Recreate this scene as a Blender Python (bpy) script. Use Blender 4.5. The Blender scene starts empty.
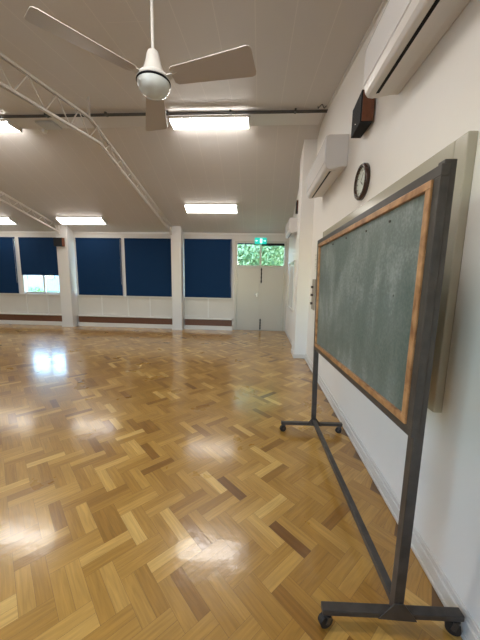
import bpy, math, random
from mathutils import Vector, Matrix
random.seed(7)
S = bpy.context.scene
C = S.collection
PI = math.pi

# ------------------------------------------------------------------ materials
def mat(name, col, rough=0.5, metal=0.0, coat=0.0, bump=0.0, bscale=60, var=0.0, vscale=3.0, spec=0.5, emit=None, estr=0):
    m = bpy.data.materials.new(name); m.use_nodes = True
    nt = m.node_tree; N = nt.nodes; L = nt.links
    b = N['Principled BSDF']
    b.inputs['Base Color'].default_value = (*col, 1)
    b.inputs['Roughness'].default_value = rough
    b.inputs['Metallic'].default_value = metal
    b.inputs['Coat Weight'].default_value = coat
    b.inputs['Specular IOR Level'].default_value = spec
    tc = N.new('ShaderNodeTexCoord')
    if var:
        n = N.new('ShaderNodeTexNoise'); n.inputs['Scale'].default_value = vscale; n.inputs['Detail'].default_value = 4
        L.new(tc.outputs['Object'], n.inputs['Vector'])
        r = N.new('ShaderNodeValToRGB')
        r.color_ramp.elements[0].position = .3; r.color_ramp.elements[1].position = .7
        r.color_ramp.elements[0].color = (*[c*(1-var) for c in col], 1)
        r.color_ramp.elements[1].color = (*[min(1, c*(1+var)) for c in col], 1)
        L.new(n.outputs['Fac'], r.inputs['Fac']); L.new(r.outputs['Color'], b.inputs['Base Color'])
    if bump:
        n2 = N.new('ShaderNodeTexNoise'); n2.inputs['Scale'].default_value = bscale; n2.inputs['Detail'].default_value = 3
        L.new(tc.outputs['Object'], n2.inputs['Vector'])
        bp = N.new('ShaderNodeBump'); bp.inputs['Strength'].default_value = bump; bp.inputs['Distance'].default_value = .01
        L.new(n2.outputs['Fac'], bp.inputs['Height']); L.new(bp.outputs['Normal'], b.inputs['Normal'])
    if emit:
        b.inputs['Emission Color'].default_value = (*emit, 1); b.inputs['Emission Strength'].default_value = estr
    return m

M = {}
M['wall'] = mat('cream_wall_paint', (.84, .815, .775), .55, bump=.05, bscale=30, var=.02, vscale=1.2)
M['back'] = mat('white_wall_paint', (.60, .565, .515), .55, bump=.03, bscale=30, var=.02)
M['trim'] = mat('white_gloss_trim', (.68, .66, .62), .3)
M['column'] = mat('column_paint', (.66, .64, .62), .35)
M['truss'] = mat('truss_paint', (.58, .54, .49), .45)
M['fanw'] = mat('fan_enamel', (.62, .60, .56), .28)
M['fanblade'] = mat('fan_blade_enamel', (.45, .40, .36), .3)
M['globe'] = mat('opal_glass', (.62, .66, .64), .08, coat=.5)
M['ac'] = mat('ac_plastic', (.70, .67, .64), .4)
M['acfront'] = mat('ac_front_plastic', (.78, .77, .77), .25)
M['black'] = mat('black_plastic', (.008, .008, .010), .6, spec=.15)
M['cloth'] = mat('speaker_cloth', (.010, .011, .013), .85, bump=.3, bscale=400)
M['brown'] = mat('brown_veneer', (.14, .045, .018), .4, var=.2, vscale=20)
M['steel'] = mat('dark_painted_steel', (.050, .043, .038), .38, var=.25, vscale=18)
M['rubber'] = mat('caster_rubber', (.018, .016, .015), .6)
M['conduit'] = mat('grey_conduit', (.10, .10, .10), .4, metal=.4)
M['grille'] = mat('brown_heater_grille', (.17, .07, .035), .5, var=.15, vscale=30)
M['door'] = mat('door_paint', (.48, .455, .40), .35)
M['doorframe'] = mat('door_frame_paint', (.48, .45, .39), .35)
M['frame'] = mat('greenish_cream_gloss', (.45, .42, .34), .22, bump=.04, bscale=25)
M['panel'] = mat('white_gloss_panel', (.66, .67, .64), .15)
M['metal'] = mat('bright_metal', (.7, .7, .68), .25, metal=1)
M['plate'] = mat('beige_switch_plate', (.31, .27, .22), .45)
M['knob'] = mat('dark_knob', (.05, .035, .03), .4)
M['paper'] = mat('white_paper', (.8, .78, .72), .6)
M['ink'] = mat('ink', (.1, .09, .08), .7)
M['clockrim'] = mat('dark_brown_rim', (.045, .022, .016), .25)
M['clockface'] = mat('clock_face', (.92, .92, .87), .4)
M['tube'] = mat('fluorescent_diffuser', (.9, .9, .88), .4, emit=(1, .955, .90), estr=18.5)
M['tube_dim'] = mat('fluorescent_diffuser_dimmed', (.9, .9, .88), .4, emit=(1, .955, .90), estr=6.5)  # same diffuser, emission lowered to darken the window wall
M['fixture'] = mat('fixture_enamel', (.72, .70, .66), .35)
M['exit'] = mat('exit_green', (.0, .30, .24), .4, emit=(.0, .42, .34), estr=.8)
M['exitw'] = mat('exit_white', (.7, .9, .85), .4, emit=(.6, .95, .88), estr=.9)
M['white'] = mat('white_plastic', (.75, .74, .70), .35)
M['grass'] = mat('lawn', (.08, .18, .02), .9, var=.4, vscale=2)
M['paving'] = mat('pale_paving', (.20, .22, .22), .8, var=.1, vscale=1)
M['bark'] = mat('bark', (.10, .07, .045), .9, var=.3, vscale=8)
M['houseW'] = mat('white_render', (.20, .24, .26), .7)
M['houseR'] = mat('teal_roof', (.05, .14, .16), .6)
M['houseG'] = mat('dark_window_glass', (.06, .09, .10), .1)

def leafmat(name, a, b):
    m = bpy.data.materials.new(name); m.use_nodes = True
    nt = m.node_tree; N = nt.nodes; L = nt.links; p = N['Principled BSDF']
    at = N.new('ShaderNodeAttribute'); at.attribute_name = 'rnd'
    r = N.new('ShaderNodeValToRGB'); r.color_ramp.elements[0].color = (*a, 1); r.color_ramp.elements[1].color = (*b, 1)
    L.new(at.outputs['Fac'], r.inputs['Fac']); L.new(r.outputs['Color'], p.inputs['Base Color'])
    p.inputs['Roughness'].default_value = .5
    tr = N.new('ShaderNodeBsdfTranslucent'); L.new(r.outputs['Color'], tr.inputs['Color'])
    mx = N.new('ShaderNodeMixShader'); mx.inputs[0].default_value = .45
    L.new(p.outputs[0], mx.inputs[1]); L.new(tr.outputs[0], mx.inputs[2])
    L.new(mx.outputs[0], N['Material Output'].inputs['Surface'])
    return m
M['leaf'] = leafmat('green_leaves', (.16, .30, .14), (.50, .60, .34))
M['leafy'] = leafmat('yellow_green_leaves', (.10, .20, .03), (.28, .38, .07))

def glassmat():
    m = bpy.data.materials.new('window_glass'); m.use_nodes = True
    nt = m.node_tree; N = nt.nodes; L = nt.links; N.remove(N['Principled BSDF'])
    t = N.new('ShaderNodeBsdfTransparent'); t.inputs[0].default_value = (.93, .97, .96, 1)
    g = N.new('ShaderNodeBsdfGlossy'); g.inputs['Roughness'].default_value = .02
    f = N.new('ShaderNodeFresnel'); ge = N.new('ShaderNodeNewGeometry'); io = N.new('ShaderNodeMix')
    io.inputs[2].default_value = 1.45; io.inputs[3].default_value = 1/1.45
    L.new(ge.outputs['Backfacing'], io.inputs[0]); L.new(io.outputs[0], f.inputs[0])
    mx = N.new('ShaderNodeMixShader'); L.new(f.outputs[0], mx.inputs[0]); L.new(t.outputs[0], mx.inputs[1]); L.new(g.outputs[0], mx.inputs[2])
    L.new(mx.outputs[0], N['Material Output'].inputs['Surface'])
    return m
M['glass'] = glassmat()

def blindmat():
    m = mat('navy_blind_fabric', (.004, .026, .080), .8, spec=.15)
    return m
M['blind'] = blindmat()

def floormat():
    m = bpy.data.materials.new('herringbone_parquet'); m.use_nodes = True
    nt = m.node_tree; N = nt.nodes; L = nt.links; p = N['Principled BSDF']
    at = N.new('ShaderNodeAttribute'); at.attribute_name = 'rnd'
    r = N.new('ShaderNodeValToRGB'); cr = r.color_ramp
    pts = [(0.0, (.17, .068, .010)), (.12, (.26, .118, .019)), (.35, (.365, .185, .032)), (.6, (.44, .238, .048)), (.85, (.54, .312, .076)), (1.0, (.66, .42, .13))]
    cr.elements[0].position = pts[0][0]; cr.elements[0].color = (*pts[0][1], 1)
    cr.elements[1].position = pts[-1][0]; cr.elements[1].color = (*pts[-1][1], 1)
    for q, c in pts[1:-1]:
        e = cr.elements.new(q); e.color = (*c, 1)
    L.new(at.outputs['Fac'], r.inputs['Fac'])
    uv = N.new('ShaderNodeUVMap'); uv.uv_map = 'UVMap'
    mp = N.new('ShaderNodeMapping'); mp.inputs['Scale'].default_value = (3.0, 42.0, 1)
    L.new(uv.outputs[0], mp.inputs[0])
    n = N.new('ShaderNodeTexNoise'); n.inputs['Scale'].default_value = 1.6; n.inputs['Detail'].default_value = 5; n.inputs['Distortion'].default_value = .6
    L.new(mp.outputs[0], n.inputs['Vector'])
    mr = N.new('ShaderNodeMapRange'); mr.inputs[1].default_value = .25; mr.inputs[2].default_value = .75; mr.inputs[3].default_value = .76; mr.inputs[4].default_value = 1.16
    L.new(n.outputs['Fac'], mr.inputs[0])
    mx = N.new('ShaderNodeMix'); mx.data_type = 'RGBA'; mx.blend_type = 'MULTIPLY'; mx.inputs[0].default_value = 1
    L.new(r.outputs[0], mx.inputs[6]); L.new(mr.outputs[0], mx.inputs[7])
    L.new(mx.outputs[2], p.inputs['Base Color'])
    tc = N.new('ShaderNodeTexCoord')
    n2 = N.new('ShaderNodeTexNoise'); n2.inputs['Scale'].default_value = 2.2; n2.inputs['Detail'].default_value = 6
    L.new(tc.outputs['Object'], n2.inputs['Vector'])
    m2 = N.new('ShaderNodeMapRange'); m2.inputs[1].default_value = .3; m2.inputs[2].default_value = .7; m2.inputs[3].default_value = .26; m2.inputs[4].default_value = .36
    L.new(n2.outputs['Fac'], m2.inputs[0]); L.new(m2.outputs[0], p.inputs['Roughness'])
    p.inputs['Coat Weight'].default_value = .75; p.inputs['Coat Roughness'].default_value = .13
    p.inputs['Specular IOR Level'].default_value = .5
    # faint waviness of the varnish plus per-block tilt
    n3 = N.new('ShaderNodeTexNoise'); n3.inputs['Scale'].default_value = 14; n3.inputs['Detail'].default_value = 3
    L.new(tc.outputs['Object'], n3.inputs['Vector'])
    bp = N.new('ShaderNodeBump'); bp.inputs['Strength'].default_value = .10; bp.inputs['Distance'].default_value = .01
    L.new(n3.outputs['Fac'], bp.inputs['Height'])
    L.new(bp.outputs['Normal'], p.inputs['Normal']); L.new(bp.outputs['Normal'], p.inputs['Coat Normal'])
    return m
M['floor'] = floormat()
M['gap'] = mat('parquet_joint', (.16, .09, .04), .5)

def ceilmat():
    m = mat('ceiling_board', (.60, .57, .54), .5)
    nt = m.node_tree; N = nt.nodes; L = nt.links; p = N['Principled BSDF']
    tc = N.new('ShaderNodeTexCoord'); sp = N.new('ShaderNodeSeparateXYZ'); L.new(tc.outputs['Object'], sp.inputs[0])
    def line(out, off, period, w):
        a = N.new('ShaderNodeMath'); a.operation = 'ADD'; a.inputs[1].default_value = off; L.new(out, a.inputs[0])
        b = N.new('ShaderNodeMath'); b.operation = 'PINGPONG'; b.inputs[1].default_value = period/2; L.new(a.outputs[0], b.inputs[0])
        c = N.new('ShaderNodeMath'); c.operation = 'LESS_THAN'; c.inputs[1].default_value = w; L.new(b.outputs[0], c.inputs[0])
        return c
    a = line(sp.outputs[0], 20.25, .36, .004)
    b = line(sp.outputs[1], 20.1, .36, .0025)
    # the cross joints only exist in the tiled patches between the long boards
    n = N.new('ShaderNodeTexNoise'); n.inputs['Scale'].default_value = .5; L.new(tc.outputs['Object'], n.inputs[0])
    g = N.new('ShaderNodeMath'); g.operation = 'GREATER_THAN'; g.inputs[1].default_value = .6; L.new(n.outputs['Fac'], g.inputs[0])
    b2 = N.new('ShaderNodeMath'); b2.operation = 'MULTIPLY'; L.new(b.outputs[0], b2.inputs[0]); L.new(g.outputs[0], b2.inputs[1])
    mx = N.new('ShaderNodeMath'); mx.operation = 'MAXIMUM'; L.new(a.outputs[0], mx.inputs[0]); L.new(b2.outputs[0], mx.inputs[1])
    k = N.new('ShaderNodeMath'); k.operation = 'MULTIPLY'; k.inputs[1].default_value = .4; L.new(mx.outputs[0], k.inputs[0])
    cm = N.new('ShaderNodeMix'); cm.data_type = 'RGBA'; L.new(k.outputs[0], cm.inputs[0])
    cm.inputs[6].default_value = (.60, .57, .54, 1); cm.inputs[7].default_value = (.80, .76, .70, 1)
    L.new(cm.outputs[2], p.inputs['Base Color'])
    return m
M['ceil'] = ceilmat()

def boardmat():
    m = bpy.data.materials.new('chalkboard_green'); m.use_nodes = True
    nt = m.node_tree; N = nt.nodes; L = nt.links; p = N['Principled BSDF']
    tc = N.new('ShaderNodeTexCoord')
    def noise(sc, det, mapping=None, dist=0):
        n = N.new('ShaderNodeTexNoise'); n.inputs['Scale'].default_value = sc; n.inputs['Detail'].default_value = det; n.inputs['Distortion'].default_value = dist
        if mapping:
            mp = N.new('ShaderNodeMapping'); mp.inputs['Scale'].default_value = mapping; L.new(tc.outputs['Object'], mp.inputs[0]); L.new(mp.outputs[0], n.inputs[0])
        else: L.new(tc.outputs['Object'], n.inputs[0])
        return n
    a = noise(2.2, 5, None, .8); b = noise(9, 6, (1, 1, .22), .3); c = noise(70, 4)
    s = N.new('ShaderNodeMath'); s.operation = 'MULTIPLY_ADD'; s.inputs[1].default_value = .5
    L.new(a.outputs[0], s.inputs[0])
    s2 = N.new('ShaderNodeMath'); s2.operation = 'MULTIPLY'; s2.inputs[1].default_value = .3; L.new(b.outputs[0], s2.inputs[0]); L.new(s2.outputs[0], s.inputs[2])
    s3 = N.new('ShaderNodeMath'); s3.operation = 'MULTIPLY_ADD'; s3.inputs[1].default_value = .25; L.new(c.outputs[0], s3.inputs[0]); L.new(s.outputs[0], s3.inputs[2])
    r = N.new('ShaderNodeValToRGB'); cr = r.color_ramp
    cr.elements[0].position = .38; cr.elements[0].color = (.075, .105, .092, 1)
    cr.elements[1].position = .66; cr.elements[1].color = (.27, .295, .285, 1)
    e = cr.elements.new(.53); e.color = (.135, .163, .152, 1)
    L.new(s3.outputs[0], r.inputs[0])
    v = N.new('ShaderNodeTexVoronoi'); v.inputs['Scale'].default_value = 7; L.new(tc.outputs['Object'], v.inputs[0])
    lt = N.new('ShaderNodeMath'); lt.operation = 'LESS_THAN'; lt.inputs[1].default_value = .035; L.new(v.outputs['Distance'], lt.inputs[0])
    mx = N.new('ShaderNodeMix'); mx.data_type = 'RGBA'; L.new(lt.outputs[0], mx.inputs[0]); L.new(r.outputs[0], mx.inputs[6]); mx.inputs[7].default_value = (.02, .025, .02, 1)
    L.new(mx.outputs[2], p.inputs['Base Color'])
    p.inputs['Roughness'].default_value = .42
    bp = N.new('ShaderNodeBump'); bp.inputs['Strength'].default_value = .15; bp.inputs['Distance'].default_value = .005
    L.new(c.outputs[0], bp.inputs['Height']); L.new(bp.outputs[0], p.inputs['Normal'])
    return m
M['board'] = boardmat()

def woodmat():
    m = bpy.data.materials.new('orange_varnished_wood'); m.use_nodes = True
    nt = m.node_tree; N = nt.nodes; L = nt.links; p = N['Principled BSDF']
    tc = N.new('ShaderNodeTexCoord')
    n = N.new('ShaderNodeTexNoise'); n.inputs['Scale'].default_value = 14; n.inputs['Detail'].default_value = 6; n.inputs['Distortion'].default_value = .8
    L.new(tc.outputs['Object'], n.inputs[0])
    r = N.new('ShaderNodeValToRGB'); cr = r.color_ramp
    cr.elements[0].position = .3; cr.elements[0].color = (.20, .085, .03, 1)
    cr.elements[1].position = .72; cr.elements[1].color = (.50, .27, .12, 1)
    L.new(n.outputs[0], r.inputs[0]); L.new(r.outputs[0], p.inputs['Base Color'])
    p.inputs['Roughness'].default_value = .4
    return m
M['wood'] = woodmat()

# ------------------------------------------------------------------ mesh helpers
class MB:
    def __init__(s): s.v = []; s.f = []; s.m = []; s.sm = []
    def add(s, v, f, mi=0, smooth=False):
        o = len(s.v); s.v += [tuple(p) for p in v]
        for q in f: s.f.append(tuple(i+o for i in q)); s.m.append(mi); s.sm.append(smooth)
        return s
    def box(s, x0, x1, y0, y1, z0, z1, mi=0):
        v = [(x0,y0,z0),(x1,y0,z0),(x1,y1,z0),(x0,y1,z0),(x0,y0,z1),(x1,y0,z1),(x1,y1,z1),(x0,y1,z1)]
        return s.add(v, [(0,3,2,1),(4,5,6,7),(0,1,5,4),(1,2,6,5),(2,3,7,6),(3,0,4,7)], mi)
    def hexa(s, v, mi=0):
        return s.add(v, [(0,3,2,1),(4,5,6,7),(0,1,5,4),(1,2,6,5),(2,3,7,6),(3,0,4,7)], mi)
    def tube(s, a, b, r, n=12, r2=None, mi=0, cap=True):
        a = Vector(a); b = Vector(b); r2 = r if r2 is None else r2
        d = (b-a).normalized(); u = d.orthogonal().normalized(); w = d.cross(u)
        v = []
        for c, rr in ((a, r), (b, r2)):
            for i in range(n):
                t = 2*PI*i/n; v.append(c+(u*math.cos(t)+w*math.sin(t))*rr)
        f = [(i, (i+1) % n, n+(i+1) % n, n+i) for i in range(n)]
        s.add(v, f, mi, True)
        if cap:
            s.add(v[:n], [tuple(reversed(range(n)))], mi); s.add(v[n:], [tuple(range(n))], mi)
        return s
    def beam(s, a, b, w, h, up=(0,0,1), mi=0):
        a = Vector(a); b = Vector(b); d = (b-a).normalized(); r = d.cross(Vector(up)).normalized(); u = r.cross(d)
        v = [c+r*sx*w/2+u*sy*h/2 for c in (a, b) for sx, sy in ((-1,-1),(1,-1),(1,1),(-1,1))]
        return s.add(v, [(0,1,2,3),(7,6,5,4),(0,4,5,1),(1,5,6,2),(2,6,7,3),(3,7,4,0)], mi)
    def lathe(s, prof, c=(0,0,0), n=32, axis='z', mi=0, flip=False):
        v = []
        for r, h in prof:
            for i in range(n):
                t = 2*PI*i/n
                p = (r*math.cos(t), r*math.sin(t), h) if axis == 'z' else (h, r*math.cos(t), r*math.sin(t))
                v.append((p[0]+c[0], p[1]+c[1], p[2]+c[2]))
        f = []
        for k in range(len(prof)-1):
            for i in range(n):
                f.append((k*n+i, k*n+(i+1) % n, (k+1)*n+(i+1) % n, (k+1)*n+i))
        return s.add(v, f, mi, True)
    def build(s, name, mats, parent=None, bevel=0, loc=None, seg=2, uv=None):
        me = bpy.data.meshes.new(name); 
        vs = s.v
        if loc is not None: vs = [(x-loc[0], y-loc[1], z-loc[2]) for x, y, z in vs]
        me.from_pydata(vs, [], s.f)
        for m_ in (mats if isinstance(mats, (list, tuple)) else [mats]): me.materials.append(m_)
        me.polygons.foreach_set('material_index', s.m); me.polygons.foreach_set('use_smooth', s.sm)
        me.validate(); me.update()
        o = bpy.data.objects.new(name, me); C.objects.link(o)
        if loc is not None: o.location = loc
        if parent is not None: o.parent = parent
        if bevel:
            b = o.modifiers.new('bevel', 'BEVEL'); b.width = bevel; b.segments = seg; b.limit_method = 'ANGLE'
        return o

def tag(o, label=None, cat=None, group=None, kind=None):
    if label: o['label'] = label
    if cat: o['category'] = cat
    if group: o['group'] = group
    if kind: o['kind'] = kind
    return o
def empty(name, loc=(0,0,0), rz=0):
    o = bpy.data.objects.new(name, None); C.objects.link(o); o.location = loc; o.rotation_euler = (0,0,rz); o.empty_display_size = .1
    return o
def copy_tree(o, parent=None):
    c = o.copy(); C.objects.link(c); c.parent = parent
    for ch in list(o.children): copy_tree(ch, c)
    return c
def struct(o): o['kind'] = 'structure'; return o

# ------------------------------------------------------------------ room dimensions
XR = .995          # right wall
XF = .85           # right wall beyond the pier
XL = -12.9         # far left end wall
YB = 8.52          # window wall
YN = -1.05         # wall behind the viewer
RY0, RY1, RZ = 4.9, 5.33, 4.185
KN, KF = .1405, .417
def ceil_z(y):
    if y < RY0: return RZ-KN*(RY0-y)
    if y < RY1: return RZ
    return RZ-KF*(y-RY1)

# ------------------------------------------------------------------ floor: double herringbone, 0.28 x 0.14 m units of two strips
def build_floor():
    W = .14; s2 = math.sqrt(.5)
    U = Vector((s2, -s2, 0)); V = Vector((s2, s2, 0)); O = Vector((-.089, 1.242, 0))
    v = []; f = []; rnd = []; uvs = []; mi = []
    x0, x1, y0, y1 = XL-.02, XR+.02, YN-.02, YB+.05
    g = .0006
    def strip(a0, a1, b0, b1, alongU):
        c = O+U*(a0+a1)/2+V*(b0+b1)/2
        if not (x0 < c.x < x1 and y0 < c.y < y1): return
        tone = min(1, max(0, random.gauss(.52, .17)))
        if random.random() < .03: tone = random.uniform(0, .25)
        if random.random() < .06: tone = random.uniform(.85, 1)
        o = len(v); zt = 0
        for a, b in ((a0+g, b0+g), (a1-g, b0+g), (a1-g, b1-g), (a0+g, b1-g)):
            p = O+U*a+V*b; v.append((min(max(p.x, x0), x1), min(max(p.y, y0), y1), zt))
        f.append((o, o+1, o+2, o+3)); rnd.append(tone); mi.append(0)
        ox, oy = random.uniform(0, 50), random.uniform(0, 50); l = .28; w = .07
        uvs.extend([(ox, oy), (ox+l, oy), (ox+l, oy+w), (ox, oy+w)] if alongU else [(ox, oy), (ox, oy+w), (ox+l, oy+w), (ox+l, oy)])
    R = 95
    for i in range(-R, R):
        for j in range(-R, R):
            k = (i-j) % 4
            if k == 0:
                for h in (0, .5): strip(i*W, (i+2)*W, (j+h)*W, (j+h+.5)*W, True)
            elif k == 3:
                for h in (0, .5): strip((i+h)*W, (i+h+.5)*W, j*W, (j+2)*W, False)
    o = len(v)
    for p in ((x0,y0),(x1,y0),(x1,y1),(x0,y1)): v.append((*p, -.001))
    for p in ((x0,y0),(x1,y0),(x1,y1),(x0,y1)): v.append((*p, -.15))
    for q in ((0,1,2,3),(7,6,5,4),(0,4,5,1),(1,5,6,2),(2,6,7,3),(3,7,4,0)):
        f.append(tuple(o+t for t in q)); rnd.append(0); mi.append(1); uvs.extend([(0,0)]*4)
    me = bpy.data.meshes.new('floor'); me.from_pydata(v, [], f)
    a = me.attributes.new('rnd', 'FLOAT', 'FACE'); a.data.foreach_set('value', rnd)
    u = me.uv_layers.new(name='UVMap'); u.data.foreach_set('uv', [c for p in uvs for c in p])
    me.materials.append(M['floor']); me.materials.append(M['gap']); me.polygons.foreach_set('material_index', mi)
    me.update()
    ob = bpy.data.objects.new('floor', me); C.objects.link(ob); struct(ob)
build_floor()

# ------------------------------------------------------------------ ceiling (a slab following the two slopes)
ys = [YN-.2, RY0, RY1, YB+.2]
b = MB()
for a, c in zip(ys[:-1], ys[1:]):
    xa, xb = XL-.2, XR+.2
    za = ceil_z(a); zc = ceil_z(c)
    b.hexa([(xa,a,za),(xb,a,za),(xb,c,zc),(xa,c,zc),(xa,a,za+.15),(xb,a,za+.15),(xb,c,zc+.15),(xa,c,zc+.15)])
struct(b.build('ceiling', M['ceil']))
# flat ridge board, stopping a little short of the end wall
struct(MB().box(XL, .945, RY0+.02, RY1-.005, RZ-.022, RZ-.002).build('trim_1', M['column'], bevel=.003))
# cornice beads along the end wall and the window wall
struct(MB().beam((XR-.012, YN, ceil_z(YN)-.014), (XR-.012, RY0, RZ-.014), .024, .024).build('trim_2', M['trim']))
struct(MB().box(XL, XF, YB-.018, YB+.01, ceil_z(YB)-.05, ceil_z(YB)+.0).build('trim_3', M['trim']))

# ------------------------------------------------------------------ end wall on the right, with its pier and jog
def ywall(x0, x1, y0, y1, mb, ztop=None):
    seg = [y0]+[y for y in (RY0, RY1) if y0 < y < y1]+[y1]
    for a, c in zip(seg[:-1], seg[1:]):
        mb.hexa([(x0,a,0),(x1,a,0),(x1,c,0),(x0,c,0),(x0,a,ceil_z(a)+.02),(x1,a,ceil_z(a)+.02),(x1,c,ceil_z(c)+.02),(x0,c,ceil_z(c)+.02)])
b = MB(); ywall(XR, XR+.2, YN-.2, 5.62, b); ywall(.76, XR+.2, 5.62, 6.05, b); ywall(XF, XR+.2, 6.05, YB+.25, b)
struct(b.build('wall_right', M['wall']))
b = MB(); ywall(XL-.2, XL, YN-.2, YB+.25, b); struct(b.build('wall_left', M['wall']))
b = MB(); b.box(XR-.014, XR, YN, 5.604, .0, .115); b.box(XR-.024, XR, YN, 5.604, 0, .085); b.box(XR-.034, XR, YN, 5.604, 0, .022)
struct(b.build('baseboard_right', M['trim'], bevel=.004))
b = MB(); b.box(.744, XR-.0, 5.604, 5.62, 0, .085); b.box(.744, .76, 5.62, 6.05, 0, .085); b.box(XF-.016, XF, 6.05, YB, 0, .085)
struct(b.build('baseboard_pier', M['trim'], bevel=.004))

# ------------------------------------------------------------------ window wall (back): bays between columns, door at the right
COLX = [(-12.75, -12.4), (-9.25, -8.9), (-5.92, -5.58), (-2.51, -2.22)]
ZS, ZH = .97, 2.68
BAYS = [(-2.20, -.78), (-5.54, -2.54), (-8.86, -5.96), (-12.3, -9.3)]
zt = ceil_z(YB)+.0
b = MB()
b.box(XL, -.70, YB, YB+.22, 0, ZS)                       # below the sills
b.box(XL, XF+.02, YB, YB+.22, ZH, zt+.06)                # above the heads
xs = [XL]
for x0, x1 in sorted(BAYS): xs += [x0, x1]
xs += [-.70]
for i in range(0, len(xs), 2): b.box(xs[i], xs[i+1], YB, YB+.22, ZS, ZH)
b.box(.79, XF+.02, YB, YB+.22, 0, ZH)
b.box(-.70, .79, YB, YB+.22, 2.60, ZH)
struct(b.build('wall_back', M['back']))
# windows behind the blinds
wn = 0
def window(x0, x1, y, z0, z1, mull, depth=.06, trans=None):
    global wn; wn += 1
    w = struct(empty('window_%d' % wn, ((x0+x1)/2, y, z0)))
    lo = w.location
    f = MB(); t = .05
    f.box(x0, x1, y, y+depth, z0, z0+t); f.box(x0, x1, y, y+depth, z1-t, z1)
    for x in [x0+t/2]+mull+[x1-t/2]: f.box(x-t/2, x+t/2, y, y+depth, z0+t, z1-t)
    if trans: f.box(x0, x1, y, y+depth, trans-.02, trans+.02)
    o = f.build('window_frame', M['trim'], w, loc=tuple(lo)); o.location = (0,0,0)
    o = MB().box(x0+t, x1-t, y+depth/2-.003, y+depth/2+.003, z0+t, z1-t).build('window_pane', M['glass'], w, loc=tuple(lo)); o.location = (0,0,0)
    return w
for x0, x1 in BAYS:
    n = max(1, round((x1-x0)/.72)); mm = [x0+(x1-x0)*k/n for k in range(1, n)]
    window(x0, x1, YB+.06, ZS, ZH, mm)
# sills, white mullion covers between blinds, batten panelling, ledges and skirting
k = 3
for x0, x1 in BAYS:
    k += 1
    b = MB(); b.box(x0-.02, x1+.02, YB-.05, YB+.07, ZS-.035, ZS)
    if x1-x0 > 2: 
        xm = {-5.54: -4.055, -8.86: -7.37}.get(x0, (x0+x1)/2)
        b.box(xm-.10, xm+.08, YB-.02, YB+.12, ZS, ZH)
    x = x1-.02 if x0 > -3 else x1-.02
    xs = [-1.49] if x0 > -3 else [x1-.06-.70*i for i in range(1, 5)]
    if x0 == -5.54: xs = [-4.81, -3.98, -3.29]
    if x0 == -8.86: xs = [-8.2, -7.25, -6.56]
    for q in xs: b.box(q-.02, q+.02, YB-.014, YB, .33, ZS-.035)
    struct(b.build('trim_%d' % k, M['trim'], bevel=.003))

# heater ledges with brown grilles
for i, (x0, x1) in enumerate(BAYS):
    xx0, xx1 = (x0 if x0 > -3 else x0+.0), (x1 if x0 < -3 else -.74)
    h = empty('heater_casing', ((xx0+xx1)/2, YB, 0)); lo = tuple(h.location)
    o = MB().box(xx0, xx1, YB-.16, YB, .315, .345).build('shelf', M['trim'], h, loc=lo, bevel=.004); o.location = (0,0,0)
    o = MB().box(xx0, xx1, YB-.13, YB, 0, .12).build('plinth', M['trim'], h, loc=lo, bevel=.003); o.location = (0,0,0)
    g = MB(); g.box(xx0+.01, xx1-.03, YB-.10, YB, .12, .315)
    n = int((xx1-xx0)/.03)
    for q in range(n):
        x = xx0+.02+q*.03
        if x < xx1-.05: g.box(x, x+.02, YB-.108, YB-.10, .13, .305)
    o = g.build('grille', M['grille'], h, loc=lo); o.location = (0,0,0)
    lab = ['low white heater casing with brown grille between the column and the double doors',
           'low white heater casing with brown grille under the pair of fully lowered blinds',
           'low white heater casing with brown grille under the half raised blind',
           'low white heater casing with brown grille in the bay at the far left end'][i]
    tag(h, lab, 'heater', 'heater casings along the window wall')

# columns
for i, (x0, x1) in enumerate(COLX):
    ztop = ceil_z(8.2)
    c = MB(); y0 = 8.2
    c.hexa([(x0,y0,0),(x1,y0,0),(x1,YB,0),(x0,YB,0),(x0,y0,ztop),(x1,y0,ztop),(x1,YB,ceil_z(YB)),(x0,YB,ceil_z(YB))])
    root = empty('column', ((x0+x1)/2, y0, 0)); lo = tuple(root.location)
    o = c.build('shaft', M['column'], root, loc=lo, bevel=.008); o.location = (0,0,0)
    p = MB(); p.box(x0-.012, x1+.012, y0-.012, YB-.17, 0, .05)
    o = p.build('base_moulding', M['trim'], root, loc=lo, bevel=.003); o.location = (0,0,0)
    tag(root, ['square white column at the far left end of the window wall', 'square white column left of the half raised blind',
               'square white column carrying a small black speaker', 'square white column between the lowered blind pair and the single blind'][i], 'column', 'columns along the window wall')

# roller blinds
def blind(x0, x1, z0, label):
    r = empty('roller_blind', ((x0+x1)/2, YB-.05, ZH)); lo = tuple(r.location)
    f = MB(); n = 24; yy = YB-.055
    v = []; 
    for i in range(n+1):
        x = x0+(x1-x0)*i/n; d = .0015*math.sin(i*1.3)
        v += [(x, yy+d, z0), (x, yy+d, ZH-.03)]
    f.add(v, [(2*i, 2*i+2, 2*i+3, 2*i+1) for i in range(n)], 0, True)
    v2 = [(a, c_+.002, d_) for a, c_, d_ in v]
    f.add(v2, [(2*i+1, 2*i+3, 2*i+2, 2*i) for i in range(n)], 0, True)
    o = f.build('fabric', M['blind'], r, loc=lo); o.location = (0,0,0)
    o = MB().tube((x0, yy+.012, ZH-.028), (x1, yy+.012, ZH-.028), .022, 14).build('roller', M['blind'], r, loc=lo); o.location = (0,0,0)
    o = MB().box(x0, x1, yy-.006, yy+.008, z0-.018, z0+.004).build('bottom_bar', M['blind'], r, loc=lo, bevel=.002); o.location = (0,0,0)
    c = MB(); c.tube((x1-.02, yy-.012, ZH-.05), (x1-.02, yy-.012, max(z0-.25, 1.3)), .0025, 6)
    o = c.build('pull_chain', M['white'], r, loc=lo); o.location = (0,0,0)
    tag(r, label, 'blind', 'navy roller blinds')
blind(-2.19, -.80, .985, 'navy roller blind fully lowered beside the double doors')
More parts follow.
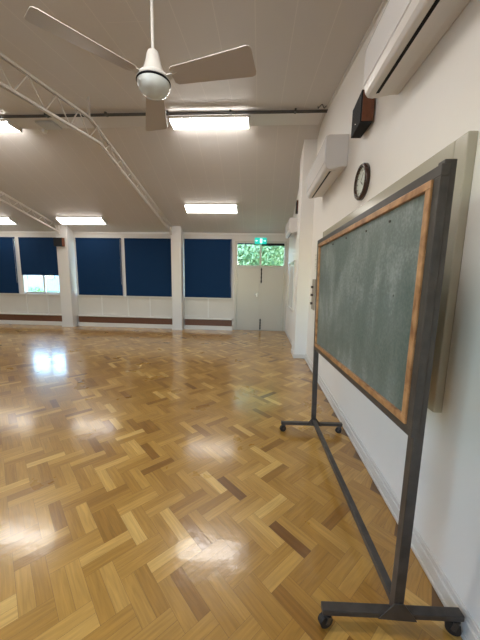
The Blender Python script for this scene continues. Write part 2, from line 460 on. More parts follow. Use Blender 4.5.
blind(-4.0, -2.53, .985, 'navy roller blind fully lowered, right one of the pair between the columns')
blind(-5.50, -4.11, .985, 'navy roller blind fully lowered, just right of the column with the speaker')
blind(-7.30, -6.02, 1.56, 'navy roller blind pulled half way, daylight and greenery under it')
blind(-8.80, -7.44, .985, 'navy roller blind fully lowered, left of the half raised blind')

# ------------------------------------------------------------------ double doors with transom
d = struct(empty('door_1', (.05, YB, 0))); dl = tuple(d.location)
f = MB()
for x0, x1 in ((-.70, -.63), (.735, .80)): f.box(x0, x1, YB-.03, YB+.16, 0, 2.63)
f.box(-.63, .735, YB-.03, YB+.16, 2.57, 2.63); f.box(-.63, .735, YB-.025, YB+.16, 1.885, 1.935)
f.box(.025, .075, YB-.02, YB+.12, 1.935, 2.57)
f.box(-.63, .735, YB-.0, YB+.16, 0, .012); f.box(.02, .08, YB+.05, YB+.09, .012, 1.885)
o = f.build('door_frame', M['doorframe'], d, loc=dl, bevel=.004); o.location = (0,0,0)
f = MB(); f.box(-.63, .025, YB-.012, YB-.002, 2.535, 2.562); f.box(.075, .73, YB-.012, YB-.002, 2.50, 2.568)
o = f.build('transom_blind_roll', M['black'], d, loc=dl); o.location = (0,0,0)
o = MB().box(-.63, .735, YB+.05, YB+.056, 1.935, 2.57).build('transom_glass', M['glass'], d, loc=dl); o.location = (0,0,0)
o = MB().box(-.627, .0485, YB+.0, YB+.045, .012, 1.88).build('door_leaf', M['door'], d, loc=dl, bevel=.003)
o.location = (0,0,0); leaf1 = o
o = MB().box(.0505, .732, YB+.0, YB+.045, .012, 1.88).build('door_leaf', M['door'], d, loc=dl, bevel=.003); o.location = (0,0,0); leaf2 = o
h = MB(); h.box(-.045, -.015, YB-.012, YB, 1.02, 1.14); h.tube((-.03, YB-.01, 1.08), (-.03, YB-.05, 1.08), .008); h.tube((-.03, YB-.05, 1.08), (-.12, YB-.05, 1.08), .009)
o = h.build('handle', M['metal'], leaf1, loc=dl); o.location = (0,0,0)
for z0, z1 in ((1.42, 1.87), (.03, .36)):
    h = MB(); h.box(.075, .10, YB-.008, YB, z0, z1)
    n = 4
    for q in range(n): 
        z = z0+(z1-z0)*(q+.25)/n; h.box(.068, .108, YB-.022, YB, z, z+(z1-z0)/n*.5)
    o = h.build('bolt', M['black'], leaf2, loc=dl); o.location = (0,0,0)

# exit sign above the doors
e = empty('exit_sign', (.04, YB-.06, 2.50)); el = (.04, YB-.06, 2.50)
f = MB(); f.box(-.13, .21, YB-.10, YB-.03, 2.545, 2.715)
o = f.build('housing', M['exit'], e, loc=el, bevel=.006); o.location = (0,0,0)
p = MB(); yf = YB-.103
# running figure, doorway and arrow in white
p.box(.02, .085, yf, yf+.004, 2.565, 2.69)
o = p.build('doorway_mark', M['exitw'], e, loc=el); o.location = (0,0,0)
p = MB()
p.tube((.052, yf-.002, 2.672), (.052, yf+.002, 2.672), .010, 12)
p.beam((.050, yf-.001, 2.658), (.043, yf-.001, 2.622), .003, .016, up=(0,1,0)); p.beam((.043, yf-.001, 2.622), (.062, yf-.001, 2.60), .003, .009, up=(0,1,0))
p.beam((.062, yf-.001, 2.60), (.055, yf-.001, 2.578), .003, .008, up=(0,1,0)); p.beam((.043, yf-.001, 2.622), (.030, yf-.001, 2.595), .003, .009, up=(0,1,0))
p.beam((.048, yf-.001, 2.652), (.070, yf-.001, 2.640), .003, .007, up=(0,1,0)); p.beam((.048, yf-.001, 2.652), (.032, yf-.001, 2.638), .003, .007, up=(0,1,0))
o = p.build('running_figure', M['exit'], e, loc=el); o.location = (0,0,0)
p = MB()
p.add([(-.11, yf, 2.629), (-.08, yf, 2.655), (-.08, yf, 2.636), (-.04, yf, 2.636), (-.04, yf, 2.622), (-.08, yf, 2.622), (-.08, yf, 2.603)], [(0,6,5,4,3,2,1)])
o = p.build('arrow_mark', M['exitw'], e, loc=el); o.location = (0,0,0)
p = MB()
p.add([(.19, yf, 2.629), (.16, yf, 2.655), (.16, yf, 2.636), (.12, yf, 2.636), (.12, yf, 2.622), (.16, yf, 2.622), (.16, yf, 2.603)], [(0,1,2,3,4,5,6)])
o = p.build('arrow_mark', M['exitw'], e, loc=el); o.location = (0,0,0)
p = MB(); p.box(-.05, .13, YB-.08, YB, 2.715, 2.735)
o = p.build('bracket', M['white'], e, loc=el); o.location = (0,0,0)
tag(e, 'green and white exit sign above the double doors', 'sign')

# ------------------------------------------------------------------ wall behind the viewer, with unblinded windows
b = MB(); zn = ceil_z(YN); NB = [(-2.9, -1.2)]
b.box(XL, XR, YN-.2, YN, 0, .95); b.box(XL, XR, YN-.2, YN, 2.6, zn+.05)
xs = [XL]
for x0, x1 in sorted(NB): xs += [x0, x1]
xs += [XR]
for i in range(0, len(xs), 2): b.box(xs[i], xs[i+1], YN-.2, YN, .95, 2.6)
struct(b.build('wall_front', M['wall']))
for x0, x1 in NB:
    n = 4; window(x0, x1, YN-.1, .95, 2.6, [x0+(x1-x0)*q/n for q in range(1, n)])

# ------------------------------------------------------------------ roof trusses
def truss(x, label):
    r = empty('roof_truss', (x, 8.2, 2.6)); lo = tuple(r.location)
    top = [Vector((x, YN, 3.11)), Vector((x, 4.36, 3.835)), Vector((x, 8.30, 2.94))]
    bot = [Vector((x, YN, 2.86)), Vector((x, 4.60, 3.60)), Vector((x, 8.22, 2.79))]
    def line(P, y):
        for a, c in zip(P[:-1], P[1:]):
            if y <= c.y or c is P[-1]:
                t = (y-a.y)/(c.y-a.y); return a.lerp(c, t)
    def chord(name, P):
        m = MB()
        for sx in (-.018, .018):
            off = Vector((sx, 0, 0))
            for a, c in zip(P[:-1], P[1:]): m.beam(a+off, c+off, .012, .028)
        o = m.build(name, M['truss'], r, loc=lo); o.location = (0,0,0)
    chord('top_chord', top); chord('bottom_chord', bot)
    y = YN+.1; up = True
    while y < 8.1:
        step = .19 if y > 4.5 else .22
        a = line(bot if up else top, y); c = line(top if up else bot, min(y+step, 8.2))
        o = MB().tube(a, c, .008, 6).build('web_bar', M['truss'], r, loc=lo); o.location = (0,0,0)
        y += step; up = not up
    for yy in (4.36, .9):
        p = line(top, yy)
        o = MB().beam(p, (p.x, p.y, ceil_z(yy)), .03, .012, up=(0,1,0)).build('hanger', M['truss'], r, loc=lo); o.location = (0,0,0)
    m = MB(); m.box(x-.03, x+.03, 8.14, 8.2, 2.74, 2.97)
    o = m.build('end_plate', M['truss'], r, loc=lo); o.location = (0,0,0)
    tag(r, label, 'truss', 'light lattice trusses across the hall')
truss(-2.50, 'pale lattice roof truss nearest the ceiling fan')
truss(-5.80, 'pale lattice roof truss landing on the column with the speaker')
truss(-9.08, 'pale lattice roof truss beyond the left edge of the lowered blinds')

# conduit running along the ridge
b = MB()
b.tube((XL, RY0-.02, RZ-.055), (XR-.01, RY0-.02, RZ-.055), .014, 10)
b.tube((XL, RY0-.075, RZ-.06), (XR-.01, RY0-.075, RZ-.06), .008, 8)
for i in range(13): x = .5-i*1.0; b.box(x-.015, x+.015, RY0-.085, RY0-.005, RZ-.07, RZ-.03)
tag(b.build('conduit_pipe', M['conduit']), 'grey steel conduit running along the ceiling ridge', 'pipe')
b = MB(); pts = [(.83, RY0-.11, RZ-.025), (.83, RY0-.12, RZ-.06), (.88, RY0-.16, RZ-.02), (.92, RY0-.12, RZ-.06), (.95, RY0-.13, RZ-.03)]
for a, c in zip(pts[:-1], pts[1:]): b.tube(a, c, .006, 6)
tag(b.build('cable_loop', M['conduit']), 'small loop of cable at the end of the conduit by the wall', 'cable')

# junction boxes on the ridge board
b = MB(); b.box(-3.86, -3.55, 5.05, 5.30, RZ-.06, RZ-.02)
tag(b.build('junction_box', mat('grey_box', (.5, .52, .52), .4), bevel=.01), 'grey flat box on the ceiling ridge beside the truss knee', 'box')
tag(MB().lathe([(0, -.07), (.035, -.065), (.05, -.03), (.055, 0), (0, 0)], (-3.93, 5.36, ceil_z(5.36)-.0), 20).build('smoke_detector', M['white']), 'small round white detector on the ceiling by the grey box', 'detector')

# ------------------------------------------------------------------ fluorescent lights
def light(cx, cy, label, L_=1.30, W_=.30, flat=False):
    slope = 0 if (RY0 <= cy <= RY1 or flat) else (KN if cy < RY0 else -KF)
    z = ceil_z(cy)-(.024 if flat else .0)
    r = empty('ceiling_light', (cx, cy, z)); r.rotation_euler = (math.atan(slope), 0, 0)
    m = MB(); m.box(-L_/2, L_/2, -W_/2, W_/2, -.028, 0)
    m.build('casing', M['fixture'], r, bevel=.006)
    for s in (-1, 1):
        m = MB(); m.box(min(s*(L_/2-.012), s*(L_/2+.01)), max(s*(L_/2-.012), s*(L_/2+.01)), -W_/2, W_/2, -.075, .0)
        m.build('end_cap', M['fixture'], r, bevel=.006)
    prof = [(-W_/2+.01, -.028), (-W_/2+.02, -.06), (-W_/2+.05, -.075), (W_/2-.05, -.075), (W_/2-.02, -.06), (W_/2-.01, -.028)]
    m = MB(); v = []
    for x in (-L_/2+.012, L_/2-.012):
        for y, zz in prof: v.append((x, y, zz))
    n = len(prof); m.add(v, [(i, n+i, n+i+1, i+1) for i in range(n-1)], 0, True)
    m.build('diffuser', M['tube_dim' if cy > 7 else 'tube'], r)
    tag(r, label, 'light', 'fluorescent ceiling lights')
light(-.87, 5.15, 'lit fluorescent ceiling light at the ridge, next to the fan', flat=True)
light(-1.22, 7.44, 'lit fluorescent ceiling light above the blind beside the doors')
light(-4.93, 7.95, 'lit fluorescent ceiling light above the pair of lowered blinds')
light(-4.95, 5.15, 'lit fluorescent ceiling light at the ridge behind the truss, cut by the left picture edge', flat=True)
light(-7.60, 7.97, 'lit fluorescent ceiling light above the half raised blind')
light(-9.0, 5.15, 'lit fluorescent ceiling light at the ridge toward the far left end', flat=True)
light(-.85, 1.15, 'added unseen fluorescent ceiling light above the viewer', L_=1.3)  # near row is out of view, added to brighten the near half
light(-4.95, 1.2, 'added unseen fluorescent ceiling light on the near slope left of the viewer')
light(-9.0, 1.2, 'added unseen fluorescent ceiling light on the near slope at the far left')

# ------------------------------------------------------------------ ceiling fans
def make_fan(x, y, zb, rot, label):
    r = empty('ceiling_fan', (x, y, zb)); r.rotation_euler = (0, 0, rot)
    zc = ceil_z(y)-zb
    MB().tube((0,0,.17), (0,0,zc-.02), .011, 12).build('rod', M['fanw'], r)
    MB().lathe([(0, zc), (.065, zc), (.06, zc-.04), (.03, zc-.09), (.012, zc-.10)], (0,0,0), 24).build('canopy', M['fanw'], r)
    MB().lathe([(.012, .185), (.032, .18), (.04, .165), (.052, .11), (.072, .045), (.078, .03), (.10, .025), (.112, .012), (.112, -.008), (.09, -.012), (0, -.012)], (0,0,0), 36).build('motor_housing', M['fanw'], r)
    MB().lathe([(.0, -.008), (.113, -.008), (.116, -.014), (.113, -.022), (0, -.022)], (0,0,0), 36).build('seal_ring', M['black'], r)
    g = [(.111*math.cos(t), -.022-.088*math.sin(t)) for t in [PI/2*i/10 for i in range(11)]]
    MB().lathe(g, (0,0,0), 36).build('globe', M['globe'], r)
    for o in r.children:
        if o.name.split('.')[0] in ('motor_housing', 'seal_ring', 'globe'): o.scale = (1.05, 1.05, 1.03)
    for q in range(3):
        th = q*2*PI/3
        bm = MB(); ri, ro = .15, .74; n = 10; w0, w1 = .066, .105
        outline = [(ri, -w0*.75), (ri+.02, -w0), (ro-.03, -w1), (ro-.008, -w1+.008), (ro, -w1+.03), (ro, w1-.03), (ro-.008, w1-.008), (ro-.03, w1), (ri+.02, w0), (ri, w0*.75)]
        pitch = math.radians(PITCH)
        v = []
        for dz in (-.0025, .0025):
            for a, bb in outline:
                yy = bb*math.cos(pitch); zz = bb*math.sin(pitch)+dz+.006
                v.append((a*math.cos(th)-yy*math.sin(th), a*math.sin(th)+yy*math.cos(th), zz))
        m_ = len(outline)
        bm.add(v, [tuple(reversed(range(m_))), tuple(range(m_, 2*m_))]+[(i, (i+1) % m_, m_+(i+1) % m_, m_+i) for i in range(m_)])
        bl = bm.build('blade', M['fanblade'], r)
        br = MB(); br.beam((.09*math.cos(th), .09*math.sin(th), .004), (.20*math.cos(th), .20*math.sin(th), .012), .05, .006)
        br.build('blade_iron', M['fanw'], bl)
    tag(r, label, 'fan', 'white ceiling fans with three blades')
    return r
PITCH = -13.5
make_fan(-.79, 2.24, 2.985, math.radians(-12), 'white three-blade ceiling fan with round globe hanging nearest the viewer')
f2 = make_fan(-7.62, 6.95, 2.60, math.radians(8), 'white three-blade ceiling fan past the left end of the blinds')

# ------------------------------------------------------------------ air conditioners
def rounded_prof(D, Hh):
    # (depth from wall, height) profile of a split unit, front curving into a sloped underside
    return [(0, 0), (D*.78, -.012*0), (D*.90, .015), (D*.97, .05), (D, .10), (D, Hh-.05), (D*.97, Hh-.015), (D*.90, Hh), (0, Hh)]
def aircon(xw, y0, y1, z0, D, Hh, label, grip=True, tilt=.05):
    r = empty('air_conditioner', (xw, (y0+y1)/2, z0)); L_ = (y1-y0)/2
    prof = [(0, 0), (D*.22, -.0), (D*.74, -tilt), (D*.88, -tilt+.004), (D*.96, -tilt+.03), (D, -tilt+.075), (D, Hh-.05), (D*.97, Hh-.015), (D*.88, Hh), (0, Hh)]
    n = len(prof); v = []
    for y in (-L_, L_):
        for dd, zz in prof: v.append((-dd, y, zz))
    m = MB(); m.add(v, [tuple(range(n)), tuple(reversed(range(n, 2*n)))]+[(i, n+i, n+(i+1) % n, (i+1) % n) for i in range(n)])
    body = m.build('body', [M['ac']], r, bevel=.012, seg=3)
    # front panel, a shell over the curved front
    fp = [(D+.006, -tilt+.085), (D+.008, Hh-.05), (D*.97+.004, Hh-.008)]
    v = []
    for y in (-L_+.004, L_-.004):
        for dd, zz in fp: v.append((-dd, y, zz))
        for dd, zz in reversed(fp): v.append((-(dd-.008), y, zz-.002))
    k_ = 6; m = MB(); m.add(v, [tuple(range(k_)), tuple(reversed(range(k_, 2*k_)))]+[(i, k_+i, k_+(i+1) % k_, (i+1) % k_) for i in range(k_)])
    m.build('front_panel', M['acfront'], r, bevel=.003)
    # long dark outlet slot on the underside with a flap beside it
    def under(t): # point at depth fraction t on the sloping underside
        return D*(.22+.52*t), -tilt*t
    m = MB(); d0, h0 = under(.80); d1, h1 = under(1.0)
    m.hexa([(-d0, -L_+.07, h0-.003), (-d1, -L_+.07, h1-.003), (-d1, L_-.07, h1-.003), (-d0, L_-.07, h0-.003), (-d0, -L_+.07, h0+.002), (-d1, -L_+.07, h1+.002), (-d1, L_-.07, h1+.002), (-d0, L_-.07, h0+.002)])
    m.build('air_outlet_slot', M['black'], r)
    m = MB(); d0, h0 = under(.42); d1, h1 = under(.83)
    m.hexa([(-d0, -L_+.07, h0-.005), (-d1, -L_+.07, h1-.005), (-d1, L_-.07, h1-.005), (-d0, L_-.07, h0-.005), (-d0, -L_+.07, h0+.001), (-d1, -L_+.07, h1+.001), (-d1, L_-.07, h1+.001), (-d0, L_-.07, h0+.001)])
    m.build('louvre_flap', M['ac'], r, bevel=.002)
    return tag(r, label, 'air conditioner', 'white split air conditioners on the end wall')
a1 = aircon(XR, 1.30, 2.39, 2.94, .255, .34, 'white split air conditioner high on the end wall, nearest and cut by the picture top', tilt=.022)
a2 = aircon(XR, 3.60, 4.88, 2.885, .255, .35, 'white split air conditioner on the end wall above and left of the wall clock', tilt=.03)
aircon(XF, 6.55, 7.45, 2.60, .20, .30, 'small white split air conditioner beyond the pier near the doors', tilt=.03)
m = MB()
for q in range(5): m.box(-.052, -.022, -.38+q*.022, -.366+q*.022, -.003, .001)
m.box(-.055, -.018, -.385, -.262, -.0015, .002)
m.build('rating_label', mat('grey_label_print', (.30, .30, .29), .5), a1)
# ------------------------------------------------------------------ wall speakers
def speaker(xw, y0, y1, z0, z1, D, label):
    r = empty('wall_speaker', (xw, (y0+y1)/2, z0)); w = (y1-y0)/2; h_ = z1-z0
    # cabinet: slim wedge hung on the wall, grille facing the hall and slightly turned away
    m = MB(); m.hexa([(-.02, -w, 0), (-D, -w, .0), (-D*.82, w, 0), (-.02, w, 0), (-.02, -w, h_), (-D, -w, h_), (-D*.82, w, h_), (-.02, w, h_)])
    m.build('cabinet', M['brown'], r, bevel=.003)
    m = MB(); m.hexa([(-D-.001, -w, .0), (-D-.014, -w, .0), (-D*.82-.014, w+.012, .0), (-D*.82-.001, w+.012, .0), (-D-.001, -w, h_), (-D-.014, -w, h_), (-D*.82-.014, w+.012, h_), (-D*.82-.001, w+.012, h_)])
    m.build('grille_cloth', M['cloth'], r, bevel=.002)
    m = MB(); m.hexa([(-.02, -w+.002, -.006), (-D-.012, -w+.002, -.006), (-D*.82-.012, w, -.006), (-.02, w, -.006), (-.02, -w+.002, -.0005), (-D-.012, -w+.002, -.0005), (-D*.82-.012, w, -.0005), (-.02, w, -.0005)])
    m.build('base_panel', M['black'], r)
    MB().box(-D*.91-.020, -D*.91-.012, .0-.008, .008, .04, .052).build('badge', M['metal'], r)
    MB().box(-.025, 0, -.03, .03, h_*.35, h_*.65).build('bracket', M['black'], r)
    return tag(r, label, 'speaker', 'small dark wall speakers')
speaker(XR, 2.82, 3.13, 2.985, 3.235, .12, 'brown cabinet speaker with black front on the end wall between two air conditioners')
speaker(XF, 6.15, 6.40, 2.95, 3.16, .10, 'dark speaker on the end wall just beyond the pier')
def colspk():
    r = empty('column_speaker', (-5.77, 8.2, 2.38)); 
    MB().box(-.135, .12, -.13, -.02, 0, .24).build('cabinet', M['black'], r, bevel=.005)
    MB().box(.12, .128, -.13, -.02, 0, .24).build('side_panel', M['brown'], r)
    MB().box(-.125, .11, -.136, -.13, .01, .23).build('grille_cloth', M['cloth'], r)
    MB().box(-.03, .03, -.02, 0, .08, .16).build('bracket', M['black'], r)
    tag(r, 'small black box speaker high on the column between blinds', 'speaker')
colspk()

# ------------------------------------------------------------------ wall clock
c = empty('wall_clock', (XR, 3.0, 2.528)); R0 = .165
MB().lathe([(0, 0), (R0, 0), (R0, -.03), (R0-.012, -.045), (R0-.03, -.04), (R0-.035, -.022)], (0,0,0), 48, 'x').build('rim', M['clockrim'], c)
MB().lathe([(R0-.033, -.022), (.0001, -.022)], (0,0,0), 48, 'x').build('dial', M['clockface'], c)
m = MB()
for q in range(12):
    t = q*PI/6; a = R0-.048; m.beam((-.024, a*math.sin(t), a*math.cos(t)), (-.024, (a-.018)*math.sin(t), (a-.018)*math.cos(t)), .006 if q % 3 else .010, .002, up=(1,0,0))
m.build('hour_marks', M['ink'], c)
for nm, ang, ln, w in (('hour_hand', 2.2, .06, .008), ('minute_hand', .75, .09, .005)):
    MB().beam((-.028, 0, 0), (-.028, -ln*math.sin(ang), ln*math.cos(ang)), w, .002, up=(1,0,0)).build(nm, M['ink'], c)
MB().lathe([(R0-.033, -.036), (.0001, -.036)], (0,0,0), 48, 'x').build('cover_glass', M['glass'], c)
tag(c, 'round wall clock with dark brown rim above the chalkboard', 'clock')

# ------------------------------------------------------------------ cream framed wall panel behind the chalkboard
p = empty('framed_wall_panel', (XR, 2.7, .90)); pl = tuple(p.location)
Y0, Y1, Z0, Z1 = 1.49, 4.5, .90, 2.285; xf = XR-.045; tw = .095
def at0(o): o.location = (0,0,0); return o
for nm, (ya, yb_, za, zb_) in (('frame_top', (Y0+tw, Y1-tw, Z1-tw, Z1)), ('frame_bottom', (Y0+tw, Y1-tw, Z0, Z0+.07)), ('frame_side', (Y0, Y0+tw, Z0, Z1)), ('frame_side', (Y1-tw, Y1, Z0, Z1))):
    at0(MB().box(xf, XR, ya, yb_, za, zb_).build(nm, M['frame'], p, loc=pl, bevel=.006))
at0(MB().box(XR-.012, XR, Y0+tw, Y1-tw, Z0+.07, Z1-tw).build('panel', M['panel'], p, loc=pl))
m = MB(); m.tube((XR-.03, Y0+.16, 2.06), (XR-.03, Y0+.08, 2.06), .007, 8); m.box(XR-.04, XR-.012, Y0+.125, Y0+.145, 2.045, 2.075)
at0(m.build('upper_bolt', M['conduit'], p, loc=pl))
m = MB(); m.tube((xf-.012, 1.555, 1.03), (xf-.012, 1.62, 1.03), .006, 8); m.box(xf-.008, xf, 1.56, 1.60, 1.02, 1.04); m.box(xf-.006, xf, 1.56, 1.585, .965, 1.0)
at0(m.build('lower_latch', M['metal'], p, loc=pl))
tag(p, 'long cream gloss framed white panel on the end wall behind the chalkboard', 'wall panel')

# switches beside the board + notice
r = empty('fan_control_plate', (XR, 5.17, 1.05)); rl = tuple(r.location)
at0(MB().box(XR-.012, XR, 5.02, 5.30, 1.04, 1.58).build('plate', M['plate'], r, loc=rl, bevel=.003))
for z in (1.44, 1.30, 1.15):
    m = MB(); m.tube((XR-.012, 5.20, z), (XR-.035, 5.20, z), .026, 16, .02); m.box(XR-.05, XR-.034, 5.194, 5.206, z-.02, z+.02)
    at0(m.build('control_knob', M['knob'], r, loc=rl))
tag(r, 'beige plate with three dark fan control knobs beside the chalkboard', 'switch plate')
r = empty('paper_notice', (XR, 5.1, 1.72)); rl = tuple(r.location)
at0(MB().box(XR-.003, XR, 4.98, 5.25, 1.70, 2.04).build('sheet', M['paper'], r, loc=rl))
m = MB()
for q in range(7): m.box(XR-.0036, XR-.003, 5.02, 5.02+[.18,.15,.19,.12,.17,.14,.1][q], 1.99-q*.038, 1.996-q*.038)
at0(m.build('text_lines', M['ink'], r, loc=rl))
tag(r, 'small white paper notice above the fan control plate', 'notice')

# framed board on the far part of the end wall
r = empty('framed_board', (XF, 7.3, .8)); rl = tuple(r.location)
m = MB(); ya, yb_, za, zb_ = 6.75, 7.95, .80, 2.0
m.box(XF-.03, XF, ya, yb_, za, za+.05); m.box(XF-.03, XF, ya, yb_, zb_-.05, zb_); m.box(XF-.03, XF, ya, ya+.05, za+.05, zb_-.05); m.box(XF-.03, XF, yb_-.05, yb_, za+.05, zb_-.05)
at0(m.build('frame', M['trim'], r, loc=rl, bevel=.003)); at0(MB().box(XF-.012, XF, ya+.05, yb_-.05, za+.05, zb_-.05).build('panel', M['panel'], r, loc=rl))
tag(r, 'white framed board on the end wall beyond the pier', 'wall board')
# white outlet by the door
tag(MB().box(-.76, -.715, YB-.02, YB, .14, .26).build('wall_socket', M['white'], bevel=.004), 'small white socket at the foot of the door frame', 'socket')

# ------------------------------------------------------------------ mobile chalkboard
cb = empty('mobile_chalkboard', (.64, 1.98, 0)); cl = tuple(cb.location)
NB_, NT = Vector((.668, 1.135, .10)), Vector((.664, 1.135, 2.022))
FB_, FT = Vector((.615, 2.83, .10)), Vector((.578, 2.83, 1.955))
at0(MB().beam(NB_, NT, .042, .042, up=(0,1,0)).build('post', M['steel'], cb, loc=cl, bevel=.003))
at0(MB().beam(FB_, FT, .045, .045, up=(0,1,0)).build('post', M['steel'], cb, loc=cl, bevel=.003))
at0(MB().beam((.615, 2.82, .135), (.668, 1.15, .135), .036, .036).build('stretcher', M['steel'], cb, loc=cl, bevel=.003))
for (cx, cy) in ((.668, 1.135), (.615, 2.83)):
    foot = at0(MB().beam((cx-.335, cy-.01, .093), (cx+.298, cy+.012, .093), .040, .029).build('foot_bar', M['steel'], cb, loc=cl, bevel=.003))
    g = MB()
    yy = cy-.024
    v = [(cx+q*sx, yy+oy, z) for oy in (-.002, .002) for q, sx, z in ((-1, .085, .082), (1, .085, .082), (1, .021, .168), (-1, .021, .168))]
    g.add(v, [(0,1,2,3), (7,6,5,4), (0,4,5,1), (1,5,6,2), (2,6,7,3), (3,7,4,0)])
    at0(g.build('gusset', M['steel'], cb, loc=cl))
    for sx, turn in ((-.305, .35), (.275, -.5)):
        wx, wy = cx+sx, cy+sx*.03
        w = MB(); dx, dy = math.cos(turn+PI/2), math.sin(turn+PI/2)
        w.tube((wx-dx*.014-.01, wy-dy*.014, .031), (wx+dx*.014-.01, wy+dy*.014, .031), .031, 24)
        cw = at0(w.build('caster', M['rubber'], cb, loc=cl, bevel=.004))
        k = MB(); k.tube((wx, wy, .070), (wx, wy, .058), .018, 12)
        for s in (-1, 1):
            ox, oy = dx*.019*s, dy*.019*s
            k.beam((wx+ox, wy+oy, .068), (wx+ox-.01, wy+oy, .028), .020, .003, up=(dx, dy, 0))
        k.tube((wx-dx*.022-.01, wy-dy*.022, .031), (wx+dx*.022-.01, wy+dy*.022, .031), .005, 8)
        at0(k.build('caster_fork', M['steel'], cw, loc=cl))
# board panel: bilinear patch between the posts
P00, P01 = Vector((.642, 1.10, .972)), Vector((.642, 1.10, 2.002))
P10, P11 = Vector((.592, 2.80, .900)), Vector((.572, 2.80, 1.955))
NRM = ((P01-P00).cross(P10-P00)).normalized()
if NRM.x > 0: NRM = -NRM
LU, LV = 1.70, 1.045
def BP(u, v, d_):   # u, v in metres from the near bottom corner, d_ towards the hall
    a = u/LU; c_ = v/LV
    return (P00.lerp(P10, a)).lerp(P01.lerp(P11, a), c_)+NRM*d_
def slab(mb, u0, u1, v0, v1, d0, d1, mi=0):
    return mb.hexa([BP(u0,v0,d0), BP(u0,v0,d1), BP(u1,v0,d1), BP(u1,v0,d0), BP(u0,v1,d0), BP(u0,v1,d1), BP(u1,v1,d1), BP(u1,v1,d0)], mi)
A, B_ = .040, .030      # dark band, wood band
m = MB(); slab(m, 0, LU, 0, A, -.014, .016); slab(m, 0, LU, LV-A, LV, -.014, .016); slab(m, 0, A, A, LV-A, -.014, .016); slab(m, LU-.025, LU, A, LV-A, -.014, .016)
at0(m.build('outer_frame', M['steel'], cb, loc=cl, bevel=.002))
e0, e1 = A, LU-.025
m = MB(); w_ = .031
slab(m, e0, e1, A, A+w_, -.010, .024); slab(m, e0, e1, LV-A-w_, LV-A, -.010, .024); slab(m, e0, e0+w_, A+w_, LV-A-w_, -.010, .024); slab(m, e1-w_, e1, A+w_, LV-A-w_, -.010, .024)
wf = at0(m.build('wooden_frame', M['wood'], cb, loc=cl, bevel=.003)); wf['label'] = 'orange varnished wooden inner frame'
m = MB(); slab(m, e0+w_, e1-w_, A+w_, LV-A-w_, -.012, .008)
at0(m.build('writing_surface', M['board'], cb, loc=cl))
for u_, v_ in ((.35, LV-A-w_-.05), (.95, LV-A-w_-.03), (.62, LV-A-w_-.045), (1.25, LV-A-w_-.03)):
    c_ = BP(u_, v_, .010); at0(MB().tube(c_, c_+NRM*.006, .006, 8).build('peg', M['ink'], cb, loc=cl))
tag(cb, 'large green chalkboard on a dark steel stand with four casters', 'chalkboard')

# ------------------------------------------------------------------ outside
MB().box(-60, 40, YB+.3, 80, -.35, -.25).build('ground_lawn', M['grass'])
g = bpy.data.objects['ground_lawn']; struct(g); g.name = 'ground'
pv = MB().box(-60, 10, 13.5, 24, -.25, -.235).build('paving', M['paving']); struct(pv)
gn = MB().box(-60, 40, -60, YN-.3, -.35, -.25).build('ground_behind', M['paving']); struct(gn); gn.name = 'ground.001'

def foliage(name, m_, parent, blobs, n, size):
    v = []; f = []; rn = []
    tot = sum(r[3]**2 for r in blobs)
    for (cx, cy, cz, rr) in blobs:
        for i in range(int(n*rr*rr/tot)):
            d_ = Vector((random.gauss(0,1), random.gauss(0,1), random.gauss(0,1))).normalized()
            p_ = Vector((cx, cy, cz))+Vector((d_.x, d_.y, d_.z*.85))*rr*random.uniform(.55, 1.05)
            nn = (d_+Vector((random.uniform(-1,1), random.uniform(-1,1), random.uniform(-.6,1)))*.8).normalized()
            a_ = nn.orthogonal().normalized(); b_ = nn.cross(a_); th = random.uniform(0, 2*PI)
            a2_ = a_*math.cos(th)+b_*math.sin(th); b2_ = nn.cross(a2_); s_ = size*random.uniform(.6, 1.3); o = len(v)
            v += [tuple(p_-a2_*s_), tuple(p_+b2_*s_*.45+nn*s_*.1), tuple(p_+a2_*s_), tuple(p_-b2_*s_*.45+nn*s_*.1)]
            f.append((o, o+1, o+2, o+3)); rn.append(random.random())
    me = bpy.data.meshes.new(name); me.from_pydata(v, [], f)
    at = me.attributes.new('rnd', 'FLOAT', 'FACE'); at.data.foreach_set('value', rn)
    me.materials.append(m_); ob = bpy.data.objects.new(name, me); C.objects.link(ob); ob.parent = parent
    return ob
def tree(x, y, h_, cr, label, mk='leaf', n=5000, size=.11, name='leafy_tree'):
    r = empty(name, (x, y, -.25))
    m = MB(); m.tube((0,0,0), (.05,0,h_*.55), .14, 10, .08)
    for q in range(5):
        t = q*1.3; m.tube((.03, 0, h_*(.35+.04*q)), (math.cos(t)*cr*.6, math.sin(t)*cr*.6, h_*.55+cr*.4), .05, 7, .02)
    m.build('trunk', M['bark'], r)
    bl = [(0, 0, h_*.52, cr*.8)]+[(math.cos(t)*cr*.55, math.sin(t)*cr*.55, h_*.52+random.uniform(-.35, .35)*cr, cr*.55) for t in [i*1.05 for i in range(6)]]
    foliage('foliage', M[mk], r, bl, n, size)
    tag(r, label, 'tree', 'trees outside the windows')
tree(.35, 13.4, 7.0, 2.6, 'broad leafy tree filling the glass above the double doors', n=34000, size=.085)
tree(2.2, 20.5, 8.0, 2.6, 'yellow green tree standing behind the broad tree outside the doors', 'leafy', n=9000, size=.14)
tree(-20.5, 22, 3.3, 1.5, 'small round leafy tree in the distance in front of the white building')
tree(-13.5, 26, 4.0, 1.8, 'distant leafy tree at the right end of the white building')
def shrub(x, y, r_, label):
    r = empty('garden_shrub', (x, y, -.25)); MB().tube((0,0,0), (0,0,r_), .04, 8, .02).build('stem', M['bark'], r)
    foliage('foliage', M['leafy'], r, [(0,0,r_*.8,r_), (r_*.7,.1,r_*.55,r_*.7), (-r_*.8,0,r_*.7,r_*.8)], 2600, .06)
    tag(r, label, 'shrub')
shrub(-10.1, 12.3, .75, 'low yellow green shrub outside under the half raised blind')
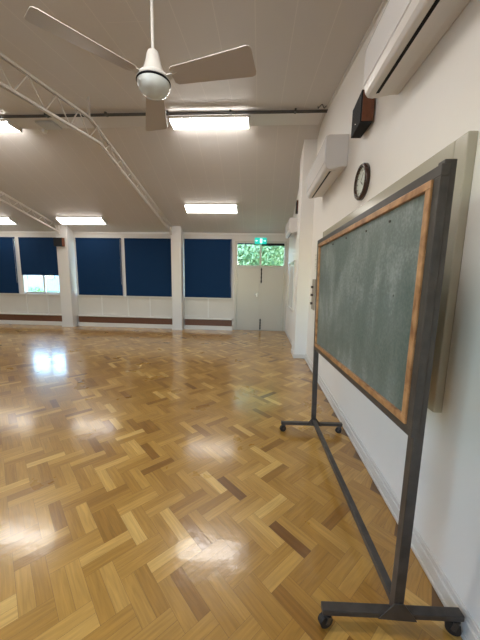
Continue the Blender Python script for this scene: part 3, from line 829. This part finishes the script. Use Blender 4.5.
hb = empty('white_building', (-20, 31, -.25)); hl = tuple(hb.location)
at0(MB().box(-34, -14, 29, 37, -.25, 3.0).build('wall', M['houseW'], hb, loc=hl))
m = MB(); m.add([(-34.5,28.5,3.0),(-13.5,28.5,3.0),(-13.5,37.5,3.0),(-34.5,37.5,3.0),(-34.5,33,4.8),(-13.5,33,4.8)], [(0,1,5,4),(2,3,4,5),(1,2,5),(3,0,4),(0,3,2,1)])
at0(m.build('roof', M['houseR'], hb, loc=hl))
for q in range(6): at0(MB().box(-32+q*3.0, -30.4+q*3.0, 28.95, 29.02, 1.0, 2.2).build('window', M['houseG'], hb, loc=hl))
tag(hb, 'long white building with teal roof far outside the half raised blind', 'building')

# ------------------------------------------------------------------ daylight
w = bpy.data.worlds.new('World'); S.world = w; w.use_nodes = True
nt = w.node_tree; bg = nt.nodes['Background']
sky = nt.nodes.new('ShaderNodeTexSky'); sky.sky_type = 'NISHITA'; sky.sun_disc = False
sky.sun_elevation = math.radians(38); sky.sun_rotation = math.radians(200); sky.air_density = 1.2; sky.dust_density = .2; sky.ozone_density = 3
nt.links.new(sky.outputs[0], bg.inputs[0]); bg.inputs[1].default_value = 1.9
# portals in the openings help the renderer find the sky
for x0, x1 in NB:
    l = bpy.data.lights.new('portal', 'AREA'); l.shape = 'RECTANGLE'; l.size = x1-x0; l.size_y = 1.6; l.cycles.is_portal = True
    o = bpy.data.objects.new('window_portal', l); C.objects.link(o); o.location = ((x0+x1)/2, YN-.15, 1.78); o.rotation_euler = (math.radians(90), 0, 0)

# ------------------------------------------------------------------ camera
F, YAW, PIT, ROL = 284.82, .06098, -.150617, .017521
fw = Vector((-math.sin(YAW)*math.cos(PIT), math.cos(YAW)*math.cos(PIT), math.sin(PIT)))
rt = Vector((math.cos(YAW), math.sin(YAW), 0)); up = rt.cross(fw)
r2 = rt*math.cos(ROL)+up*math.sin(ROL); u2 = -rt*math.sin(ROL)+up*math.cos(ROL)
cd = bpy.data.cameras.new('camera'); cam = bpy.data.objects.new('camera', cd); C.objects.link(cam)
mw = Matrix.Identity(4)
for i in range(3): mw[i][0] = r2[i]; mw[i][1] = u2[i]; mw[i][2] = -fw[i]
mw[0][3], mw[1][3], mw[2][3] = 0, 0, 1.6
cam.matrix_world = mw
cd.sensor_fit = 'VERTICAL'; cd.sensor_height = 36; cd.lens = F/640*36; cd.clip_start = .05; cd.clip_end = 300
S.camera = cam
S.view_settings.view_transform = 'Standard'; S.view_settings.look = 'None'; S.view_settings.gamma = 1; S.view_settings.use_curve_mapping = False
S.view_settings.exposure = 0.64
